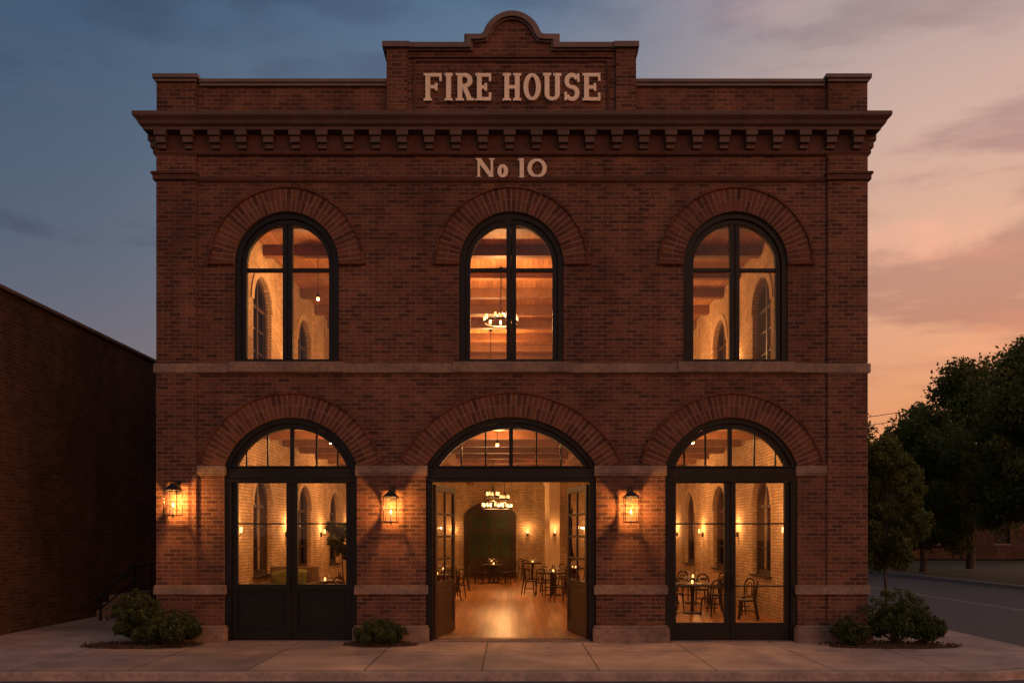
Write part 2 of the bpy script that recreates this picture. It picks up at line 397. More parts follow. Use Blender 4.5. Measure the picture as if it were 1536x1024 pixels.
# archivolts : individually laid voussoirs
w=MB(); mo=MB()
def voussoirs(cx,half,R,cz,zs,feet):
    def angs(r): return math.asin(max(-1,min(1,(zs-cz)/r)))
    a0=angs(R+.235)
    n=int((math.pi-2*a0)*(R+.235)/.098)
    for i in range(n):
        t0=a0+(math.pi-2*a0)*(i+.12)/n; t1=a0+(math.pi-2*a0)*(i+.88)/n
        for (r0,r1) in ((R+.004,R+.212),(R+.226,R+.43)):
            c=random.random(); y=-.034-random.random()*.006
            w.add([(cx+r*math.cos(t),yy,cz+r*math.sin(t)) for yy in (y,.01) for r,t in ((r0,t0),(r1,t0),(r1,t1),(r0,t1))],
              [(0,1,2,3),(7,6,5,4),(0,4,5,1),(1,5,6,2),(2,6,7,3),(3,7,4,0)],0,c)
    m=60
    pts=[(cx+(R+.215)*math.cos(a0+(math.pi-2*a0)*i/m),cz+(R+.215)*math.sin(a0+(math.pi-2*a0)*i/m)) for i in range(m+1)]
    mo.ribbon(pts,.426,-.031,.01)
    # projecting label course
    n2=int(n*.5)
    for i in range(n2):
        t0=a0+(math.pi-2*a0)*(i+.03)/n2; t1=a0+(math.pi-2*a0)*(i+.97)/n2
        r0,r1=R+.436,R+.475
        w.add([(cx+r*math.cos(t),yy,cz+r*math.sin(t)) for yy in (-.065,.01) for r,t in ((r0,t0),(r1,t0),(r1,t1),(r0,t1))],
              [(0,1,2,3),(7,6,5,4),(0,4,5,1),(1,5,6,2),(2,6,7,3),(3,7,4,0)],0,random.random())
    if feet:
        for s in (-1,1):
            q=sorted((cx+s*(R+.015),cx+s*(R+.50))); w.box(q[0],q[1],-.06,.01,zs-.01,zs+.06,0,.3)
for cx,h,z0,R,cz in UP: voussoirs(cx,h,R,cz,cz,True)
for cx,h,z0,R,cz in LO: voussoirs(cx,h,R,cz,3.302,False)
w.make('arch_voussoirs',[VOU],B); mo.make('arch_mortar',[MORT],B)
# parapet
pp=[(577,73),(703,73),(703,61),(718,61),(727,59.5)]
pa=[(768+38.5*math.cos(math.radians(a)),65-38.5*math.sin(math.radians(a))) for a in range(162,17,-6)]
pm=[(1536-x,y) for x,y in reversed(pp)]; pm[-1]=(957,73)
outline=[(wx(x),wz(y)) for x,y in pp+pa+pm]
body=[(wx(582),wz(73))]+outline[1:-1]+[(wx(952),wz(73)),(wx(952),9.78),(wx(582),9.78)]
w=MB(); w.plate([body],-.03,.42); w.make('central_parapet',[BR],B)
w=MB()
for a,b in ((581,612),(923,953)): w.box(wx(a),wx(b),-.10,.44,9.79,wz(76))
w.make('parapet_piers',[BR],B,bevel=.006)
w=MB(); w.ribbon(outline,.10,-.13,.47); 
w.ribbon(outline,.16,-.08,.45)
for a,b in ((575,616),(919,957)): w.box(wx(a),wx(b),-.16,.48,wz(77.5),wz(69))
w.make('parapet_coping',[COPE],B,bevel=.008)
w=MB()
q=[(wx(622),wz(93)),(wx(912),wz(93)),(wx(912),9.84),(wx(622),9.84)]
w.ribbon(q,.05,-.055,.0,closed=True); w.ribbon([(a*1.0,b) for a,b in [(wx(615),wz(88)),(wx(919),wz(88))]],.04,-.07,0)
w.make('sign_panel_moulding',[CORN2],B,bevel=.005)
w=MB()
for a,b in ((300,581),(953,1236)):
    w.box(wx(a),wx(b),-.07,.46,wz(126),wz(121)); w.box(wx(a),wx(b),-.045,.44,wz(131),wz(126)-.002)
for a,b in ((234,299),(1237,1302)):
    w.box(wx(a)-.02,wx(b)+.02,-.13,.5,wz(122),wz(116)); w.box(wx(a)+.02,wx(b)-.02,-.1,.47,wz(126.5),wz(122)-.002)
for s in (-1,1):
    q=sorted((s*(W+.04),s*6.2)); w.box(q[0],q[1],.5,L+.03,10.3,10.42)
w.make('side_parapet_coping',[COPE],B,bevel=.006)
# --- upper windows
for cx,h,z0,R,cz in UP:
    fr=MB()
    z0=5.235
    fr.plate([arch(cx,h-.002,z0,R-.002,cz),arch(cx,h-.11,z0+.05,R-.11,cz)],.03,.16)
    fr.plate([arch(cx,h-.112,z0+.052,R-.112,cz),arch(cx,h-.205,z0+.075,R-.205,cz)],.07,.17)
    hi=R-.206
    for dx,wd in ((-.05,.085),(.05,.085)): fr.box(cx+dx-wd/2,cx+dx+wd/2,.06,.15,z0+.076,cz+math.sqrt(hi*hi-(abs(dx)+wd/2)**2))
    fr.box(cx-.007,cx+.007,.075,.14,z0+.08,cz+hi-.01)
    zt=wz(403)
    for s in (-1,1):
        q=sorted((cx+s*.094,cx+s*(h-.206))); fr.box(q[0],q[1],.08,.14,zt-.035,zt+.035)
    fr.make('upper_window_frame',[BLACK],B,bevel=.006)
    P=arch(cx,h-.2,z0+.07,R-.2,cz); g=MB(); g.add([(p[0],.12,p[1]) for p in P],[tuple(range(len(P)))]); g.make('upper_window_glass',[GLASS],B)
# --- lower storefront units
def zarch(u,x,off): return u[4]+math.sqrt(max((u[3]-off)**2-(x-u[0])**2,0))
for ui,u in enumerate(LO):
    cx,h,z0,R,cz=u; fr=MB(); g=MB()
    zb,ztp=3.05,3.30     # transom bar
    fr.plate([arch(cx,h-.002,zb+.002,R-.002,cz),arch(cx,h-.1,ztp-.04,R-.1,cz)],.03,.2)
    fr.plate([arch(cx,h-.102,ztp-.038,R-.102,cz),arch(cx,h-.20,ztp,R-.20,cz)],.07,.19)
    fr.box(cx-h+.004,cx+h-.004,-.0,.22,ztp-.03,ztp-.005); fr.box(cx-h+.003,cx+h-.003,.01,.21,zb-.05,zb)
    for s in (-1,1):
        q=sorted((cx+s*(h-.002),cx+s*(h-.12))); fr.box(q[0],q[1],.03,.22,0.0,zb-.052)
    ms=[0] + ([.46,-.46,.86,-.86] if ui!=1 else [.48,-.48,.94,-.94])
    for dx in ms:
        wd=.075 if dx==0 else .028
        fr.box(cx+dx-wd/2,cx+dx+wd/2,.09,.15,ztp+.001,zarch(u,cx+abs(dx)+wd/2,.2))
    P=arch(cx,h-.19,ztp-.01,R-.19,cz); g.add([(p[0],.13,p[1]) for p in P],[tuple(range(len(P)))])
    if ui!=1:
        x0,x1=cx-h+.122,cx+h-.122; zt=zb-.052
        zbot=wz(876) if ui==0 else wz(934)
        st=.10
        for a,b in ((x0,cx-.006),(cx+.006,x1)):
            fr.box(a,a+st,.08,.15,.02,zt-.002); fr.box(b-st,b,.08,.15,.02,zt-.002)
            fr.box(a+st+.001,b-st-.001,.08,.15,zt-.02,zt-.001)
            fr.box(a+st+.001,b-st-.001,.08,.15,.02,.2 if ui==0 else zbot)
            fr.box(a+st+.001,b-st-.001,.095,.135,wz(785)-.014,wz(785)+.014)
            if ui==0:
                fr.box(a+st+.001,b-st-.001,.08,.15,zbot-.1,zbot)
                fr.box(a+st+.001,b-st-.001,.115,.145,.2,zbot-.1)
                fr.ribbon([(a+st+.05,.26),(b-st-.05,.26),(b-st-.05,zbot-.16),(a+st+.05,zbot-.16)],.02,.105,.116,closed=True)
            else: fr.box(a+st+.001,b-st-.001,.095,.135,wz(879)-.012,wz(879)+.012)
            g.add([(a+st-.01,.115,zbot-.01),(b-st+.01,.115,zbot-.01),(b-st+.01,.115,zt-.01),(a+st-.01,.115,zt-.01)],[(0,1,2,3)])
        fr.box(cx-.006,cx+.006,.1,.14,.02,zt-.002)
        for s in (-1,1): # pull handles
            fr.tube((cx+s*.05,.04,.95),(cx+s*.05,.04,1.25),.011); fr.tube((cx+s*.05,.04,.97),(cx+s*.05,.09,.97),.008); fr.tube((cx+s*.05,.04,1.23),(cx+s*.05,.09,1.23),.008)
    fr.make('lower_window_frame',[BLACK],B,bevel=.006); g.make('lower_window_glass',[GLASS],B)
    t=MB(); t.box(cx-h+.06,cx+h-.06,-.02,.298,-.03,.018); t.make('threshold',[STONE],B,bevel=.005)
# open entrance door leaves
u=LO[1]
for s in (-1,1):
    ang=math.radians(90+11) if s==1 else math.radians(90-11)
    T=Matrix.Translation((u[0]+s*(u[1]-.14),.2,.03))@Matrix.Rotation(ang,4,'Z')
    m=MB(); g=MB(); m.T=T; g.T=T; wd=1.42; ht=2.93; a,b=-.025,.025
    m.box(0,.12,a,b,0,ht); m.box(wd-.12,wd,a,b,0,ht); m.box(.121,wd-.121,a,b,ht-.12,ht); m.box(.121,wd-.121,a,b,0,.2); m.box(.121,wd-.121,a,b,.95,1.07)
    m.box(.121,wd-.121,-.012,.012,.2,.95); m.ribbon([(.17,.27),(wd-.17,.27),(wd-.17,.88),(.17,.88)],.02,-.022,.022,closed=True)
    m.box(wd/2-.025,wd/2+.025,-.018,.018,1.071,ht-.121)
    for k in range(1,4):
        z=1.07+(ht-.12-1.07)*k/4
        m.box(.121,wd/2-.026,-.016,.016,z-.022,z+.022); m.box(wd/2+.026,wd-.121,-.016,.016,z-.022,z+.022)
    for yy in (-.06,.06): m.tube((wd-.055,yy,.9),(wd-.055,yy,1.3),.011)
    g.add([(.1,0,1.06),(wd-.1,0,1.06),(wd-.1,0,ht-.1),(.1,0,ht-.1)],[(0,1,2,3)])
    m.make('entrance_door_leaf',[DWOOD],B,bevel=.004); g.make('entrance_door_glass',[glassmat('door_glass',(.93,.93,.92,1),1.15)],B)
# ---------------------------------------------------------------- lettering
def lettering(name,specs,base,hp,yb,proud,sm):
    m=MB(); cnt=[0]
    for ch,x0,x1,h in specs:
        Wd=x1-x0; Hh=h; s=7.2*sm; hb=5.2*sm; se=2.6*sm; st=3.6*sm
        ox=wx(x0); oz=wz(base)
        def bx(a,b,c,d):
            cnt[0]=(cnt[0]+1)%9; m.box(ox+a/80,ox+b/80,yb-proud-.0015*cnt[0],yb,oz+c/80,oz+d/80)
        def rb(pts,wl,closed=False):
            cnt[0]=(cnt[0]+1)%9
            m.ribbon([(ox+a/80,oz+b/80) for a,b in pts],[q/80 for q in wl] if isinstance(wl,list) else wl/80,yb-proud-.0015*cnt[0],yb,closed)
        def stem(a,h0=0,h1=None,bot=True,top=True):
            h1=Hh if h1 is None else h1
            bx(a,a+s,h0,h1)
            if bot: bx(a-se,a+s+se,h0,h0+st)
            if top: bx(a-se,a+s+se,h1-st,h1)
        if ch in 'FE':
            stem(se); bx(se,Wd,Hh-hb,Hh); bx(Wd-st,Wd,Hh-hb*2.3,Hh-.3)
            bx(se+s-1,Wd-hb*1.4,Hh*.5-hb/2,Hh*.5+hb/2); bx(Wd-hb*1.4-st*.8,Wd-hb*1.2,Hh*.5-hb*1.1,Hh*.5+hb*1.1)
            if ch=='E': bx(se,Wd,0,hb); bx(Wd-st,Wd,.3,hb*2.3)
        elif ch=='I': stem(se)
        elif ch=='H': stem(se); stem(Wd-se-s); bx(se+s-1,Wd-se-s+1,Hh*.5-hb/2,Hh*.5+hb/2)
        elif ch=='R':
            stem(se); xc=Wd*.5
            pts=[(se+s-1,Hh-hb/2)]+[(xc+(Wd*.46-s/2)*math.sin(t),Hh*.74+(Hh*.26-hb/2)*math.cos(t)) for t in [math.pi*i/14 for i in range(15)]]+[(se+s-1,Hh*.48+hb/2)]
            wl=[hb]+[hb+(s-hb)*math.sin(math.pi*i/14) for i in range(15)]+[hb]; rb(pts,wl)
            rb([(Wd*.5,Hh*.5),(Wd-se-s*.35,st*.5)],s*.95); bx(Wd-se-s,Wd+se*.6,0,st)
        elif ch in 'Oo0':
            n=36; rb([(Wd/2+(Wd-s)/2*math.cos(2*math.pi*i/n),Hh/2+(Hh-hb)/2*math.sin(2*math.pi*i/n)) for i in range(n)],
               [hb*.85+(s-hb*.85)*abs(math.cos(2*math.pi*i/n)) for i in range(n)],True)
        elif ch=='U':
            r=(Wd-2*se-s)/2; xc=Wd/2; pts=[(xc+r*math.cos(t),r+hb/2+(r)*math.sin(t)) for t in [math.pi+math.pi*i/16 for i in range(17)]]
            rb([(xc-r,Hh)]+pts+[(xc+r,Hh)],[s]+[s-(s-hb)*math.sin(math.pi*i/16) for i in range(17)]+[s])
            for q in (xc-r,xc+r): bx(q-s/2-se,q+s/2+se,Hh-st,Hh)
        elif ch=='S':
            r1=(Hh-hb)/4; a=Wd/2-s/2; xc=Wd/2; pts=[];wl=[]
            for i in range(13): t=math.radians(20+250*i/12); pts.append((xc+a*math.cos(t),Hh-hb/2-r1+r1*math.sin(t)));
            for i in range(1,13): t=math.radians(90-250*i/12); pts.append((xc+a*math.cos(t),hb/2+r1+r1*math.sin(t)))
            k=len(pts); wl=[hb+(s-hb)*.8*abs(math.sin(2.2*math.pi*i/(k-1))) for i in range(k)]; rb(pts,wl)
            bx(Wd-st*1.1,Wd-.3,Hh*.68,Hh-.5); bx(.3,st*1.1,.5,Hh*.32)
        elif ch=='N':
            bx(se,se+s*.6,0,Hh); bx(Wd-se-s*.6,Wd-se,0,Hh); rb([(se+s*.3,Hh-1),(Wd-se-s*.3,1)],s)
            bx(0,se*2+s*.6,0,st*.7); bx(0,se+s*.6,Hh-st*.7,Hh); bx(Wd-se*2-s*.6,Wd,Hh-st*.7,Hh)
        elif ch=='1':
            bx(Wd/2-s/2,Wd/2+s/2,0,Hh); bx(0,Wd,0,st*.7); bx(Wd/2-s/2-2.5,Wd/2,Hh-st,Hh-.4)
    return m.make(name,[CREAM],B,bevel=.003)
lettering('fire_house_lettering',[('F',636,663,41),('I',667,680,41),('R',684,710,41),('E',713,737,41),('H',754,782,41),('O',785,811,41),('U',814,842,41),('S',846,869,41),('E',873,900,41)],154.5,41,-.03,.045,1)
lettering('number_ten_lettering',[('N',714,742,29),('o',746,762,20),('1',777,788,29),('O',791,820,29)],268,28,0,.035,.88)
# ---------------------------------------------------------------- wall lanterns (square glazed carriage lanterns)
for pxc,pyc in ((262,747),(587,757),(946,757)):
    yw=-.05 if pxc==262 else -.022
    x=wx(pxc,-.2); z=wz(pyc,-.2)-.02
    e=empty('wall_lantern',(0,0,0)); m=MB(); y=yw-.22
    hw=.125; zb0=z-.31; zt0=z+.165
    m.box(x-.05,x+.05,yw-.02,yw,z+.10,z+.36)
    m.path([(x,yw-.01,z+.30),(x,y,z+.325)],.010)
    for s in (-1,1):
        q=sorted((s*hw,s*(hw-.022))); m.box(x+q[0],x+q[1],y-hw,y+hw,zb0,zb0+.022); m.box(x-hw+.023,x+hw-.023,y+q[0],y+q[1],zb0,zb0+.022)
    m.box(x-hw+.023,x+hw-.023,y-.010,y+.010,zb0+.002,zb0+.014); m.lathe(x,y,[(.035,zb0+.0145),(.03,zb0+.03)],10); m.tube((x,y,zb0-.04),(x,y,zb0+.001),.008,.016)
    for a in (-1,1):
        for b in (-1,1):
            m.box(x+hw-.013 if a>0 else x-hw,x+hw if a>0 else x-hw+.013,y+hw-.010 if b>0 else y-hw,y+hw if b>0 else y-hw+.010,zb0+.023,zt0)
    for zz in (zt0-.02,):
        for b in (y-hw+.001,y+hw-.011): m.box(x-hw+.014,x+hw-.014,b,b+.010,zz,zz+.016)
        for a in (x-hw+.001,x+hw-.011): m.box(a,a+.010,y-hw+.013,y+hw-.013,zz,zz+.016)
    o=.012
    m.add([(x-hw-o,y-hw-o,zt0+.001),(x+hw+o,y-hw-o,zt0+.001),(x+hw+o,y+hw+o,zt0+.001),(x-hw-o,y+hw+o,zt0+.001),
           (x-.055,y-.055,zt0+.09),(x+.055,y-.055,zt0+.09),(x+.055,y+.055,zt0+.09),(x-.055,y+.055,zt0+.09)],[(3,2,1,0),(4,5,6,7),(0,1,5,4),(1,2,6,5),(2,3,7,6),(3,0,4,7)])
    m.box(x-.04,x+.04,y-.04,y+.04,zt0+.091,zt0+.13)
    k=10; m.path([(x+.028*math.cos(2*math.pi*i/k),y,zt0+.155+.028*math.sin(2*math.pi*i/k)) for i in range(k+1)],.006,6)
    m.make('lantern_cage',[IRON],e)
    g=MB()
    g.add([(x-hw+.01,y-hw+.006,zb0+.03),(x+hw-.01,y-hw+.006,zb0+.03),(x+hw-.01,y-hw+.006,zt0-.01),(x-hw+.01,y-hw+.006,zt0-.01)],[(0,1,2,3)])
    for a in (x-hw+.006,x+hw-.006): g.add([(a,y-hw+.01,zb0+.03),(a,y+hw-.01,zb0+.03),(a,y+hw-.01,zt0-.01),(a,y-hw+.01,zt0-.01)],[(0,1,2,3)])
    g.make('lantern_glass',[GLASS],e)
    c=MB(); c.tube((x,y,zb0+.03),(x,y,z-.14),.016,.016,10); c.make('candle_tube',[CERA],e)
    b=MB(); b.lathe(x,y,[(.008,z-.138),(.018,z-.115),(.012,z-.09),(.003,z-.075)],10); b.make('flame_bulb',[FLAME],e,smooth=True)
    lamp('lantern_light',(x,y,z-.035),76,e,.036,(1,.41,.10))
# ---------------------------------------------------------------- interior fittings
def chandelier(x,y,z,zc,r,n,power,tiers=1):
    e=empty('chandelier'); m=MB(); b=MB()
    for t in range(tiers):
        rr=r*(1-.42*t); zz=z+.36*t
        k=24; m.ribbon([(x+rr*math.cos(2*math.pi*i/k),y+rr*math.sin(2*math.pi*i/k)) for i in range(k)],.03,zz-.02,zz+.02,True,mp=MZ)
        nn=max(4,n-3*t)
        for i in range(nn):
            a=2*math.pi*(i+.3)/nn; px,py=x+rr*math.cos(a),y+rr*math.sin(a)
            m.tube((px,py,zz+.02),(px,py,zz+.06),.02); b.tube((px,py,zz+.061),(px,py,zz+.17),.032,.026,8)
            m.tube((x,y,zz+.3),(px,py,zz),.006,n=5)
    m.tube((x,y,z+.25),(x,y,zc),.012,n=6); m.lathe(x,y,[(.07,zc-.04),(.06,zc-.002)],12)
    m.make('chandelier_frame',[IRON],e); b.make('chandelier_bulbs',[BULB],e); lamp('chandelier_light',(x,y,z+.1),power,e,.04)
chandelier(-.62,11,2.85,4.61,.34,8,230,2)
chandelier(-.3,17.5,3.05,4.61,.30,8,230,2)
chandelier(-.3,6.6,7.72,9.19,.45,9,460)
chandelier(-.75,13.2,7.9,9.19,.40,8,460)
def sconce(x,y,z,power,nrm):
    e=empty('interior_sconce'); m=MB(); nx,ny=nrm
    m.box(x-.03,x+.03,y-.03,y+.03,z-.12,z+.02); m.path([(x,y,z-.06),(x+nx*.08,y+ny*.08,z-.08),(x+nx*.1,y+ny*.1,z-.02)],.01)
    m.make('sconce_arm',[IRON],e)
    b=MB(); b.tube((x+nx*.1,y+ny*.1,z),(x+nx*.1,y+ny*.1,z+.12),.03,.026,10); b.make('sconce_bulb',[BULB],e)
    lamp('sconce_light',(x+nx*.2,y+ny*.2,z+.2),power,e,.025)
for y in (2.9,6.9,10.9,14.9,18.9):
    for s in (-1,1):
        sconce(s*6.17,y,2.05,30,(-s,0)); 
        if y>3: sconce(s*6.17,y,6.6,18,(-s,0))
for x in (-2.75,.72,4.0): sconce(x,21.97,2.05,14,(0,-1))
sconce(1.59,14.78,2.05,10,(0,-1))
def pendant(x,y,z,zc,p):
    e=empty('pendant_lamp'); m=MB(); m.tube((x,y,z+.1),(x,y,zc),.008,n=6); m.lathe(x,y,[(.05,z+.03),(.03,z+.11)],10); m.make('pendant_rod',[IRON],e)
    b=MB(); b.sphere((x,y,z),.045); b.make('pendant_bulb',[BULB],e,smooth=True); lamp('pendant_light',(x,y,z-.08),p,e,.025)
pendant(-4.85,5,7.9,9.19,170); pendant(4.3,9.5,7.7,9.19,190)
for x,y in ((-4.2,3.6),(4.2,3.6),(-4.2,10),(4.2,10)): pendant(x,y,4.15,4.61,150)
pendant(-.35,4.1,4.15,4.61,120)
# furniture
def chair_mesh():
    m=MB(); m.lathe(0,0,[(.19,.43),(.21,.44),(.21,.46),(.18,.47)],18)
    for a in (-1,1):
        m.path([(a*.15,.15,.44),(a*.17,.19,.0)],[.022,.017]); m.path([(a*.19,-.24,0),(a*.165,-.17,.45),(a*.17,-.20,.72)],[.017,.022,.019])
    hoop=[(.17*math.cos(t),-.20-.03*math.sin(t),.72+.17*math.sin(t)) for t in [math.pi*i/10 for i in range(11)]]
    m.path(hoop,.02); m.path([(.10*math.cos(t),-.19-.03*math.sin(t),.62+.16*math.sin(t)) for t in [math.pi*i/8 for i in range(9)]],.013)
    for a in (-1,1): m.path([(a*.1,-.18,.46),(a*.1,-.19,.62)],.013)
    k=12; m.path([(.15*math.cos(2*math.pi*i/k),.15*math.sin(2*math.pi*i/k)-.01,.2) for i in range(k+1)],.009,6)
    return m
cm=chair_mesh().make('dining_chair',[DWOOD]); first=[True]
def chair(x,y,a):
    if first[0]: o=cm; first[0]=False
    else: o=bpy.data.objects.new('dining_chair',cm.data); scene.collection.objects.link(o)
    o.location=(x,y,.021); o.rotation_euler=(0,0,a)
def tabl(x,y,r=.45,nch=4,ph=0):
    e=empty('dining_table',(x,y,.021)); m=MB(); m.lathe(0,0,[(r-.02,.70),(r,.707),(r,.742),(r-.01,.75)],24)
    m.lathe(0,0,[(.24,0),(.23,.03),(.05,.06),(.035,.2),(.04,.5),(.07,.68),(.18,.699)],14); m.make('table_top_and_pedestal',[DWOOD],e)
    s=MB()
    for i in range(4):
        a=ph+i*math.pi/2; s.lathe(r*.62*math.cos(a),r*.62*math.sin(a),[(.06,.751),(.10,.765)],14); s.lathe(r*.35*math.cos(a+.5),r*.35*math.sin(a+.5),[(.025,.751),(.004,.76),(.004,.82),(.03,.86),(.026,.91)],10)
    s.make('plates_and_glasses',[CERA],e)
    c=MB(); c.tube((0,0,.752),(0,0,.83),.025); c.make('table_candle',[CANDLE],e)
    for i in range(nch):
        a=ph+2*math.pi*i/nch; chair(x+(r+.22)*math.cos(a),y+(r+.22)*math.sin(a),a+math.pi/2+random.uniform(-.2,.2))
for t in ((4.55,5.2,.55,4,.4),(5.2,8.0,.45,4,.1),(3.7,8.2,.5,4,.9),(-5.0,6.4,.45,4,.6),(-4.1,8.2,.45,4,.2),(-.75,17.6,.5,5,.3),(1.35,11.2,.55,5,.5),(2.1,8.6,.5,4,.2),(2.3,13.6,.5,4,.5),(-2.3,9.6,.5,4,.7),(-2.4,13.0,.45,4,.1),(4.4,13,.45,4,.3),(.9,20,.42,3,.1),(-4.6,13,.45,4,.4),(-.9,20.5,.4,3,0)): tabl(*t)
chair(5.75,4.9,2.0); chair(5.5,3.7,1.2)
e=empty('armchair',(-5.5,4.9,.021)); m=MB()
m.box(-.6,.6,-.42,.42,.15,.5); m.box(-.6,.6,.25,.45,.5,1.18); m.box(-.62,-.46,-.42,.40,.16,.80); m.box(.46,.62,-.42,.40,.16,.80)
for a in (-.5,.45):
    for b in (-.38,.36): m.box(a,a+.05,b,b+.05,0,.149)
m.make('armchair_body',[SOFA],e,bevel=.04)
for dx,dz in ((.14,.90),(-.25,.86)):
    m=MB(); m.T=Matrix.Translation((dx,.12,dz))@Matrix.Rotation(.3,4,'X')@Matrix.Rotation(dx,4,'Y'); m.box(-.22,.22,-.07,.07,-.22,.24); m.make('cushion',[OLIVE],e,bevel=.06)
# ---------------------------------------------------------------- foliage
def foliage(name,clumps,size,mat,parent,up=0.0,flat=1.0):
    V=[];C=[]
    for (cx,cy,cz,r,n) in clumps:
        d=rng.normal(size=(n,3)); d/=np.linalg.norm(d,axis=1)[:,None]
        rad=r*rng.random(n)**.45*(1+.25*rng.normal(size=n)*.4)
        p=np.array([cx,cy,cz])+d*rad[:,None]*np.array([1,1,flat])
        a=rng.normal(size=(n,3)); a[:,2]=a[:,2]*(1-up)+up*2; a/=np.linalg.norm(a,axis=1)[:,None]
        b=np.cross(a,rng.normal(size=(n,3))); b/=np.linalg.norm(b,axis=1)[:,None]
        s=size*(.6+.8*rng.random(n))[:,None]
        q=np.stack([p-a*s*.6,p+b*s*.32-a*s*.05,p+a*s*.6,p-b*s*.32-a*s*.05],axis=1); V.append(q.reshape(-1,3))
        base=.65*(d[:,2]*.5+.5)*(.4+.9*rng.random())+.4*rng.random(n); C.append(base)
    V=np.concatenate(V); C=np.concatenate(C).clip(0,1); V[:,2]=np.maximum(V[:,2],.005 if up else -10)
    m=MB(); m.v=V.tolist(); nq=len(V)//4; m.f=np.arange(nq*4).reshape(-1,4).tolist(); m.m=[0]*nq; m.c=C.tolist()
    return m.make(name,[mat],parent,recalc=False)
def tree(x,y,h,cw,z0f,ncl,nl,size,tr,name='street_tree',zb=0,cr=(.09,.19)):
    e=empty(name,(x,y,zb)); m=MB(); ch=h*(1-z0f); zc=h*z0f
    top=(random.uniform(-.1,.1),random.uniform(-.1,.1),h*.8)
    pts=[(0,0,0),(.02*h*.3,0,zc*.5),(0,.02,zc),(top[0]*.5,top[1]*.5,zc+ch*.35),top]
    m.path(pts,[tr*1.3,tr,tr*.85,tr*.55,tr*.15],10)
    cl=[]
    for i in range(ncl):
        f=(i+.5)/ncl; zz=zc+ch*(.06+.9*f); env=math.sin(math.pi*(.12+.8*f)**.8)*cw/2
        a=i*2.4+random.uniform(-.5,.5); rr=env*random.uniform(.3,1.1)
        px,py=rr*math.cos(a),rr*math.sin(a); r=cw*random.uniform(*cr)
        cl.append((px,py,zz,r,nl)); m.path([(0,0,zc+(zz-zc)*.45),(px*.5,py*.5,zc+(zz-zc)*.8),(px,py,zz)],[tr*.35,tr*.2,tr*.06],5)
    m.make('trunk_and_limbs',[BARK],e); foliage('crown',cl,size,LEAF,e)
    return e
def bed(x,y,rx,ry):
    m=MB(); n=26; P=[]
    for i in range(n):
        a=2*math.pi*i/n; k=1+random.uniform(-.1,.1); P.append((x+rx*k*math.cos(a),y+ry*k*math.sin(a)))
    m.add([(p[0],p[1],.006) for p in P]+[(x,y,.04)],[(i,(i+1)%n,n) for i in range(n)])
    for i in range(320):
        a=random.random()*6.28; r=random.random()**.5*1.06; px,py=x+rx*r*math.cos(a),y+ry*r*math.sin(a); s=random.uniform(.01,.03)
        m.add([(px-s,py,.01),(px,py-s*.5,.012),(px+s,py,.012+s*.6),(px,py+s*.5,.03+s)],[(0,1,2,3)],0,random.random())
    m.make('mulch_bed',[MULCH])
def shrub(x,y,w_,h_,n=16,nl=420,size=.05,name='shrub'):
    e=empty(name,(x,y,.01)); m=MB(); cl=[]
    for i in range(n):
        a=i*2.4+random.uniform(-.4,.4); r=w_/2*math.sqrt((i+.3)/n)*random.uniform(.65,1.0); zz=h_*(.8-.5*(i/n))*random.uniform(.5,1.15)
        cl.append((r*math.cos(a),r*math.sin(a)*.8,zz,w_*random.uniform(.09,.17),nl)); m.path([(0,0,0),(r*math.cos(a)*.5,r*math.sin(a)*.4,zz*.5),(r*math.cos(a),r*math.sin(a)*.8,zz)],[.014,.009,.004],5)
    for i in range(n*3):
        a=random.random()*6.28; r=w_/2*random.random()**.5; zz=h_*(1.05-.45*(2*r/w_)**2)*random.uniform(.75,1.08)
        cl.append((r*math.cos(a),r*math.sin(a)*.8,zz,w_*.06,26))
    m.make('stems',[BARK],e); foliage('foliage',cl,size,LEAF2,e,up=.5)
bed(-6.75,-.5,1.05,.42); bed(-2.4,-.42,.66,.26); bed(6.85,-.5,1.2,.44)
shrub(-6.9,-.3,1.0,.86,24,460,.042); shrub(-6.15,-.5,1.05,.58,20,420,.042); shrub(-2.42,-.42,1.0,.42,20,360,.038); shrub(7.05,-.3,1.15,.92,24,460,.042); shrub(7.5,-.45,.8,.6,16,400,.042); shrub(6.15,-.45,.75,.45,16,360,.038)
m=MB()
for i in range(170):
    k=random.random()
    px=random.choice((-6.6,-2.4,6.9,0))+random.gauss(0,1.3); py=-.15-abs(random.gauss(0,.7)); s=random.uniform(.012,.03); a=random.random()*6.28
    if py<-3: continue
    c_,s_=math.cos(a)*s,math.sin(a)*s
    m.add([(px-c_,py-s_,.007),(px+s_*.5,py-c_*.5,.010),(px+c_,py+s_,.018),(px-s_*.5,py+c_*.5,.009)],[(0,1,2,3)],0,k)
m.make('fallen_leaves',[DRY],recalc=False)
tree(9.05,4.4,4.35,1.95,.24,64,300,.07,.035,'young_street_tree',cr=(.08,.15))
tree(25.0,22.5,11.4,7.8,.2,100,480,.17,.2,'broadleaf_tree',-.1,(.07,.15)); tree(27.5,33,12.2,8.5,.2,70,420,.22,.2,'broadleaf_tree',-.1,(.07,.16))
tree(22.6,29,8.8,6.4,.12,75,420,.17,.16,'broadleaf_tree',-.1,(.07,.16)); tree(20.9,36,10.0,6.0,.1,65,400,.18,.15,'broadleaf_tree',-.1,(.08,.17)); tree(22,47,11.0,7,.1,55,400,.22,.2,'broadleaf_tree',-.1,(.08,.17))
cl=[]
for i in range(130):
    x=-60+i*1.05+random.uniform(-1,1); hh=random.uniform(3,7.5)
    for k in range(3): cl.append((x+random.uniform(-1,1),85+random.uniform(-3,3),hh*(k+.6)/3,random.uniform(1.3,2.2),150))
foliage('distant_treeline',cl,.5,LEAF,None)
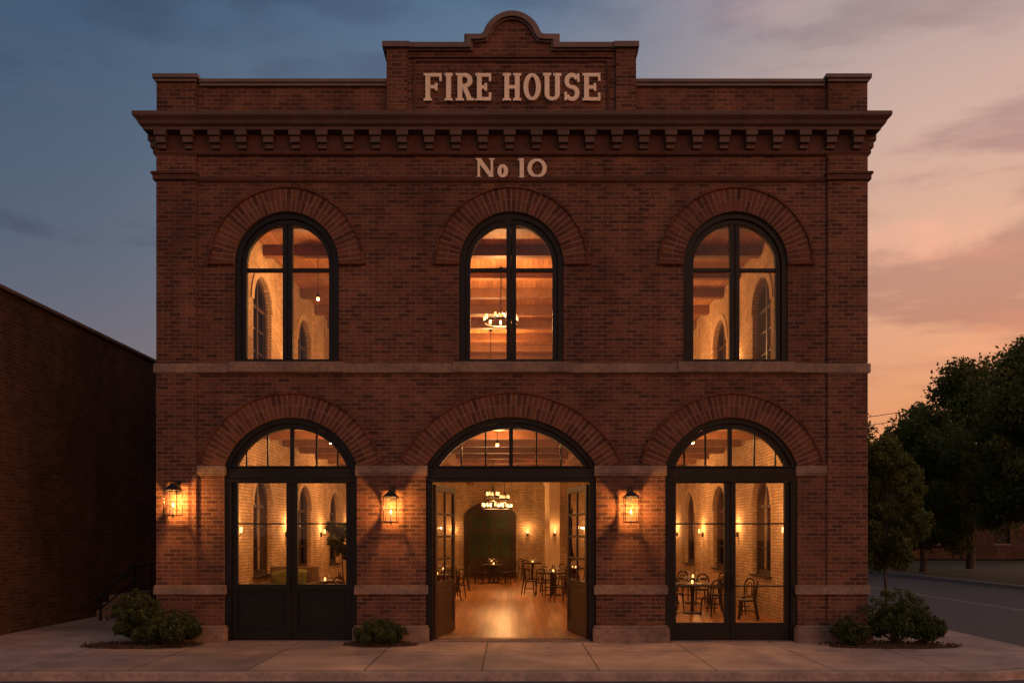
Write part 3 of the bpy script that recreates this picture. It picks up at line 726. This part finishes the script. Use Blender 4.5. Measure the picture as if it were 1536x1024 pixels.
e=empty('potted_plant',(-4.1,4.3,.021)); m=MB(); m.lathe(0,0,[(.15,0),(.2,.4),(.21,.42)],16); m.make('pot',[CERA],e)
m=MB(); m.path([(0,0,.4),(.03,0,.9),(0,.02,1.4),(.03,0,1.9)],[.02,.016,.012,.006]); m.make('stem',[BARK],e)
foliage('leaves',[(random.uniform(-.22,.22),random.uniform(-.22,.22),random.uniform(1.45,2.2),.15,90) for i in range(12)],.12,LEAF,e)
# ---------------------------------------------------------------- ground, pavement, road
m=MB(); m.add([(-400,-300,-.2),(400,-300,-.2),(400,600,-.2),(-400,600,-.2)],[(0,1,2,3)]); m.make('ground',[GRASS])
m=MB(); m.add([(-200,-14,-.13),(200,-14,-.13),(200,-3.2,-.13),(-200,-3.2,-.13)],[(0,1,2,3)])
m.add([(8.9,-3.199,-.13),(19.6,-3.199,-.13),(21,120,-.13),(8.9,120,-.13)],[(0,1,2,3)]); m.make('road',[ASPH])
m=MB(); m.add([(14.3,2,-.126),(14.42,2,-.126),(14.9,110,-.126),(14.78,110,-.126)],[(0,1,2,3)])
for i in range(20): m.box(-60+i*6,-57+i*6,-8.6,-8.48,-.128,-.126)
m.make('road_markings',[PAINT])
m=MB(); 
inner=[(6.7+2.328*math.sin(t),-.8-2.328*math.cos(t)) for t in [math.pi/2*i/14 for i in range(15)]]
m.plate([[(-60,-3.128)]+inner+[(9.028,80),(-60,80)]],-.19,0,MZ); m.make('pavement',[CONC])
m=MB(); mid=[(6.7+2.425*math.sin(t),-.8-2.425*math.cos(t)) for t in [math.pi/2*i/14 for i in range(15)]]
m.ribbon([(-60,-3.225)]+mid+[(9.125,80)],.165,-.18,.0,mp=MZ); m.make('kerb',[KERB],bevel=.02)
m=MB(); m.ribbon([(19.7,-3),(21.1,120)],.16,-.18,.0,mp=MZ); m.make('kerb',[KERB],bevel=.02)
m=MB(); m.box(-60,60,-14.2,-14.0,-.19,0); m.make('kerb',[KERB])
# ---------------------------------------------------------------- neighbouring building (left)
e=empty('neighbouring_brick_building'); nx=-10.2
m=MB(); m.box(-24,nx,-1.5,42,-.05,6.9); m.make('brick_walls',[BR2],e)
m=MB(); m.box(-24.06,nx+.06,-1.56,42.06,6.9,6.98); m.make('wall_coping',[COPE],e,bevel=.01)
m=MB(); m.path([(nx+.02,13.6,6.3),(nx+.02,13.6,7.05),(nx+.1,13.6,7.22),(nx+.35,13.6,7.26),(nx+.5,13.6,7.16)],.06); m.make('vent_pipe',[IRON],e)
# steps with handrail
e=empty('steps_with_handrail'); m=MB()
for i in range(3): m.box(-10.18,-9.75,4.6+i*.3,6.8,.001+i*.16,.159+i*.16)
m.make('steps',[MORT],e,bevel=.01)
m=MB(); X=-9.62
m.path([(X,3.7,0),(X,3.7,.55)],.03); m.path([(X,3.5,.46),(X,3.7,.55),(X,5.4,1.2),(X,6.4,1.24)],.034); m.path([(X,5.4,0),(X,5.4,1.2)],.028); m.path([(X,6.35,0),(X,6.35,1.24)],.028); m.path([(X,3.7,.26),(X,5.4,.84)],.018)
m.make('handrail',[RAIL],e)
# ---------------------------------------------------------------- far brick building (right)
e=empty('distant_brick_building'); m=MB()
fx0,fx1,fy,fh=27,48,52,9.2
wins=[[(a,b),(a+1.3,b),(a+1.3,b+2),(a,b+2)] for a in [28.4+3*i for i in range(6)] for b in (1.2,5.2)]
m.plate([[(fx0,-.1),(fx1,-.1),(fx1,fh),(fx0,fh)]]+wins,fy,fy+.3); m.box(fx0,fx1,fy+.31,fy+14,-.1,fh-.05); m.make('walls',[BR2],e)
m=MB()
for q in wins: m.box(q[0][0]+.001,q[1][0]-.001,fy+.2,fy+.25,q[0][1]+.001,q[2][1]-.001,1); m.box(q[0][0]-.1,q[1][0]+.1,fy-.06,fy+.0,q[0][1]-.14,q[0][1]-.01)
m.box(fx0-.2,fx1+.2,fy-.2,fy+14.2,fh,fh+.3); m.make('trim_and_windows',[COPE,BLACK],e)
e=empty('utility_pole',(46,50,0)); m=MB(); m.tube((0,0,-.2),(0,0,15.2),.16,.11,10); m.box(-.06,.06,-1.2,1.2,14.4,14.55); m.make('pole',[BARK],e)
m=MB()
for dz in (0,.7):
    P=[]
    for i in range(17):
        t=i/16; P.append((46-30*t,50+4*t,14.5-dz-4.0*t-2.2*t*(1-t)))
    m.path(P,.028,5)
m.make('power_lines',[IRON])
# ---------------------------------------------------------------- sky / world
wd=bpy.data.worlds.new('World'); scene.world=wd; wd.use_nodes=True; nt=wd.node_tree; nt.nodes.clear()
out=N(nt,'ShaderNodeOutputWorld'); bg=N(nt,'ShaderNodeBackground'); nt.links.new(bg.outputs[0],out.inputs[0])
tc=N(nt,'ShaderNodeTexCoord'); sp=N(nt,'ShaderNodeSeparateXYZ'); nt.links.new(tc.outputs['Generated'],sp.inputs[0])
def M(op,a,b=None,c=None):
    n=N(nt,'ShaderNodeMath',operation=op)
    for i,v in enumerate((a,b,c)):
        if v is None: continue
        if isinstance(v,(int,float)): n.inputs[i].default_value=v
        else: nt.links.new(v,n.inputs[i])
    return n.outputs[0]
x,y,z=sp.outputs
az=M('DIVIDE',x,M('SQRT',M('ADD',M('ADD',M('MULTIPLY',x,x),M('MULTIPLY',y,y)),.0005)))
def ramp(stops,f):
    n=N(nt,'ShaderNodeValToRGB'); cr=n.color_ramp
    while len(cr.elements)<len(stops): cr.elements.new(.5)
    for el,(p,c) in zip(cr.elements,stops): el.position=p; el.color=lin(*c)
    nt.links.new(f,n.inputs[0]); return n.outputs[0]
el=M('MAXIMUM',z,0.0)
rl=ramp([(0,(122,102,106)),(.16,(106,100,112)),(.30,(82,94,114)),(.5,(60,84,110)),(1,(44,62,88))],el)
rm=ramp([(0,(205,145,108)),(.2,(160,136,130)),(.4,(120,132,146)),(.56,(86,112,140)),(1,(50,68,95))],el)
rr=ramp([(0,(228,128,64)),(.13,(226,147,98)),(.28,(228,170,138)),(.42,(208,172,156)),(.55,(172,154,154)),(1,(70,82,106))],el)
def smap(v,a,b,c=0,d=1):
    n=N(nt,'ShaderNodeMapRange',interpolation_type='SMOOTHSTEP'); nt.links.new(v,n.inputs[0])
    for i,q in enumerate((a,b,c,d)): n.inputs[i+1].default_value=q
    return n.outputs[0]
c=mixc(nt,smap(az,-.62,.12),rl,rm); c=mixc(nt,smap(az,-.05,.5),c,rr)
# long, flat evening cloud streaks, softer overhead
cv=N(nt,'ShaderNodeCombineXYZ'); nt.links.new(M('MULTIPLY',x,2.0),cv.inputs[0]); nt.links.new(M('MULTIPLY',y,2.0),cv.inputs[1]); nt.links.new(M('MULTIPLY',z,8.0),cv.inputs[2])
n1=noise(nt,cv.outputs[0],1.5,8,.56); n1.node.inputs['Distortion'].default_value=.3
mask=M('MULTIPLY',smap(n1,.49,.62),smap(z,.3,.6,.9,.55))
c=mixc(nt,mask,c,mixc(nt,1,c,(.66,.60,.68,1),'MULTIPLY'))
cv2=N(nt,'ShaderNodeVectorMath',operation='ADD'); nt.links.new(cv.outputs[0],cv2.inputs[0]); cv2.inputs[1].default_value=(7.3,2.1,4.4)
n2=noise(nt,cv2.outputs[0],1.5,8,.6)
c=mixc(nt,M('MULTIPLY',smap(n2,.50,.70),.6),c,mixc(nt,1,c,(1.38,1.14,1.08,1),'MULTIPLY'))
sky=N(nt,'ShaderNodeTexSky',sky_type='NISHITA'); sky.sun_disc=False; sky.sun_elevation=math.radians(1.0); sky.sun_rotation=math.radians(55)
sk=N(nt,'ShaderNodeVectorMath',operation='SCALE'); nt.links.new(sky.outputs[0],sk.inputs[0]); sk.inputs['Scale'].default_value=.02
c=mixc(nt,1,c,sk.outputs[0],'ADD')
# the half of the sky behind the camera is brighter and warmer
k=smap(y,.2,-.6,0,1)
c=mixc(nt,k,c,mixc(nt,1,c,(2.55,2.1,1.7,1),'MULTIPLY'))
nt.links.new(c,bg.inputs[0]); bg.inputs[1].default_value=1
sl=bpy.data.lights.new('sun','SUN'); sl.energy=.35; sl.angle=math.radians(12); sl.color=(1,.62,.38)
so=bpy.data.objects.new('sun',sl); scene.collection.objects.link(so)
d=Vector((-math.sin(math.radians(55)),-math.cos(math.radians(55)),-math.tan(math.radians(4)))); so.rotation_euler=d.to_track_quat('-Z','Y').to_euler()
# ---------------------------------------------------------------- camera
cd=bpy.data.cameras.new('camera'); cam=bpy.data.objects.new('camera',cd); scene.collection.objects.link(cam)
cam.location=(0,-D,EYE); cam.rotation_euler=(math.pi/2,0,0); cd.lens=F/1536*36; cd.sensor_width=36; cd.shift_y=288/1536; cd.clip_end=2000
scene.camera=cam
scene.view_settings.view_transform='Standard'; scene.view_settings.look='None'; scene.view_settings.exposure=0
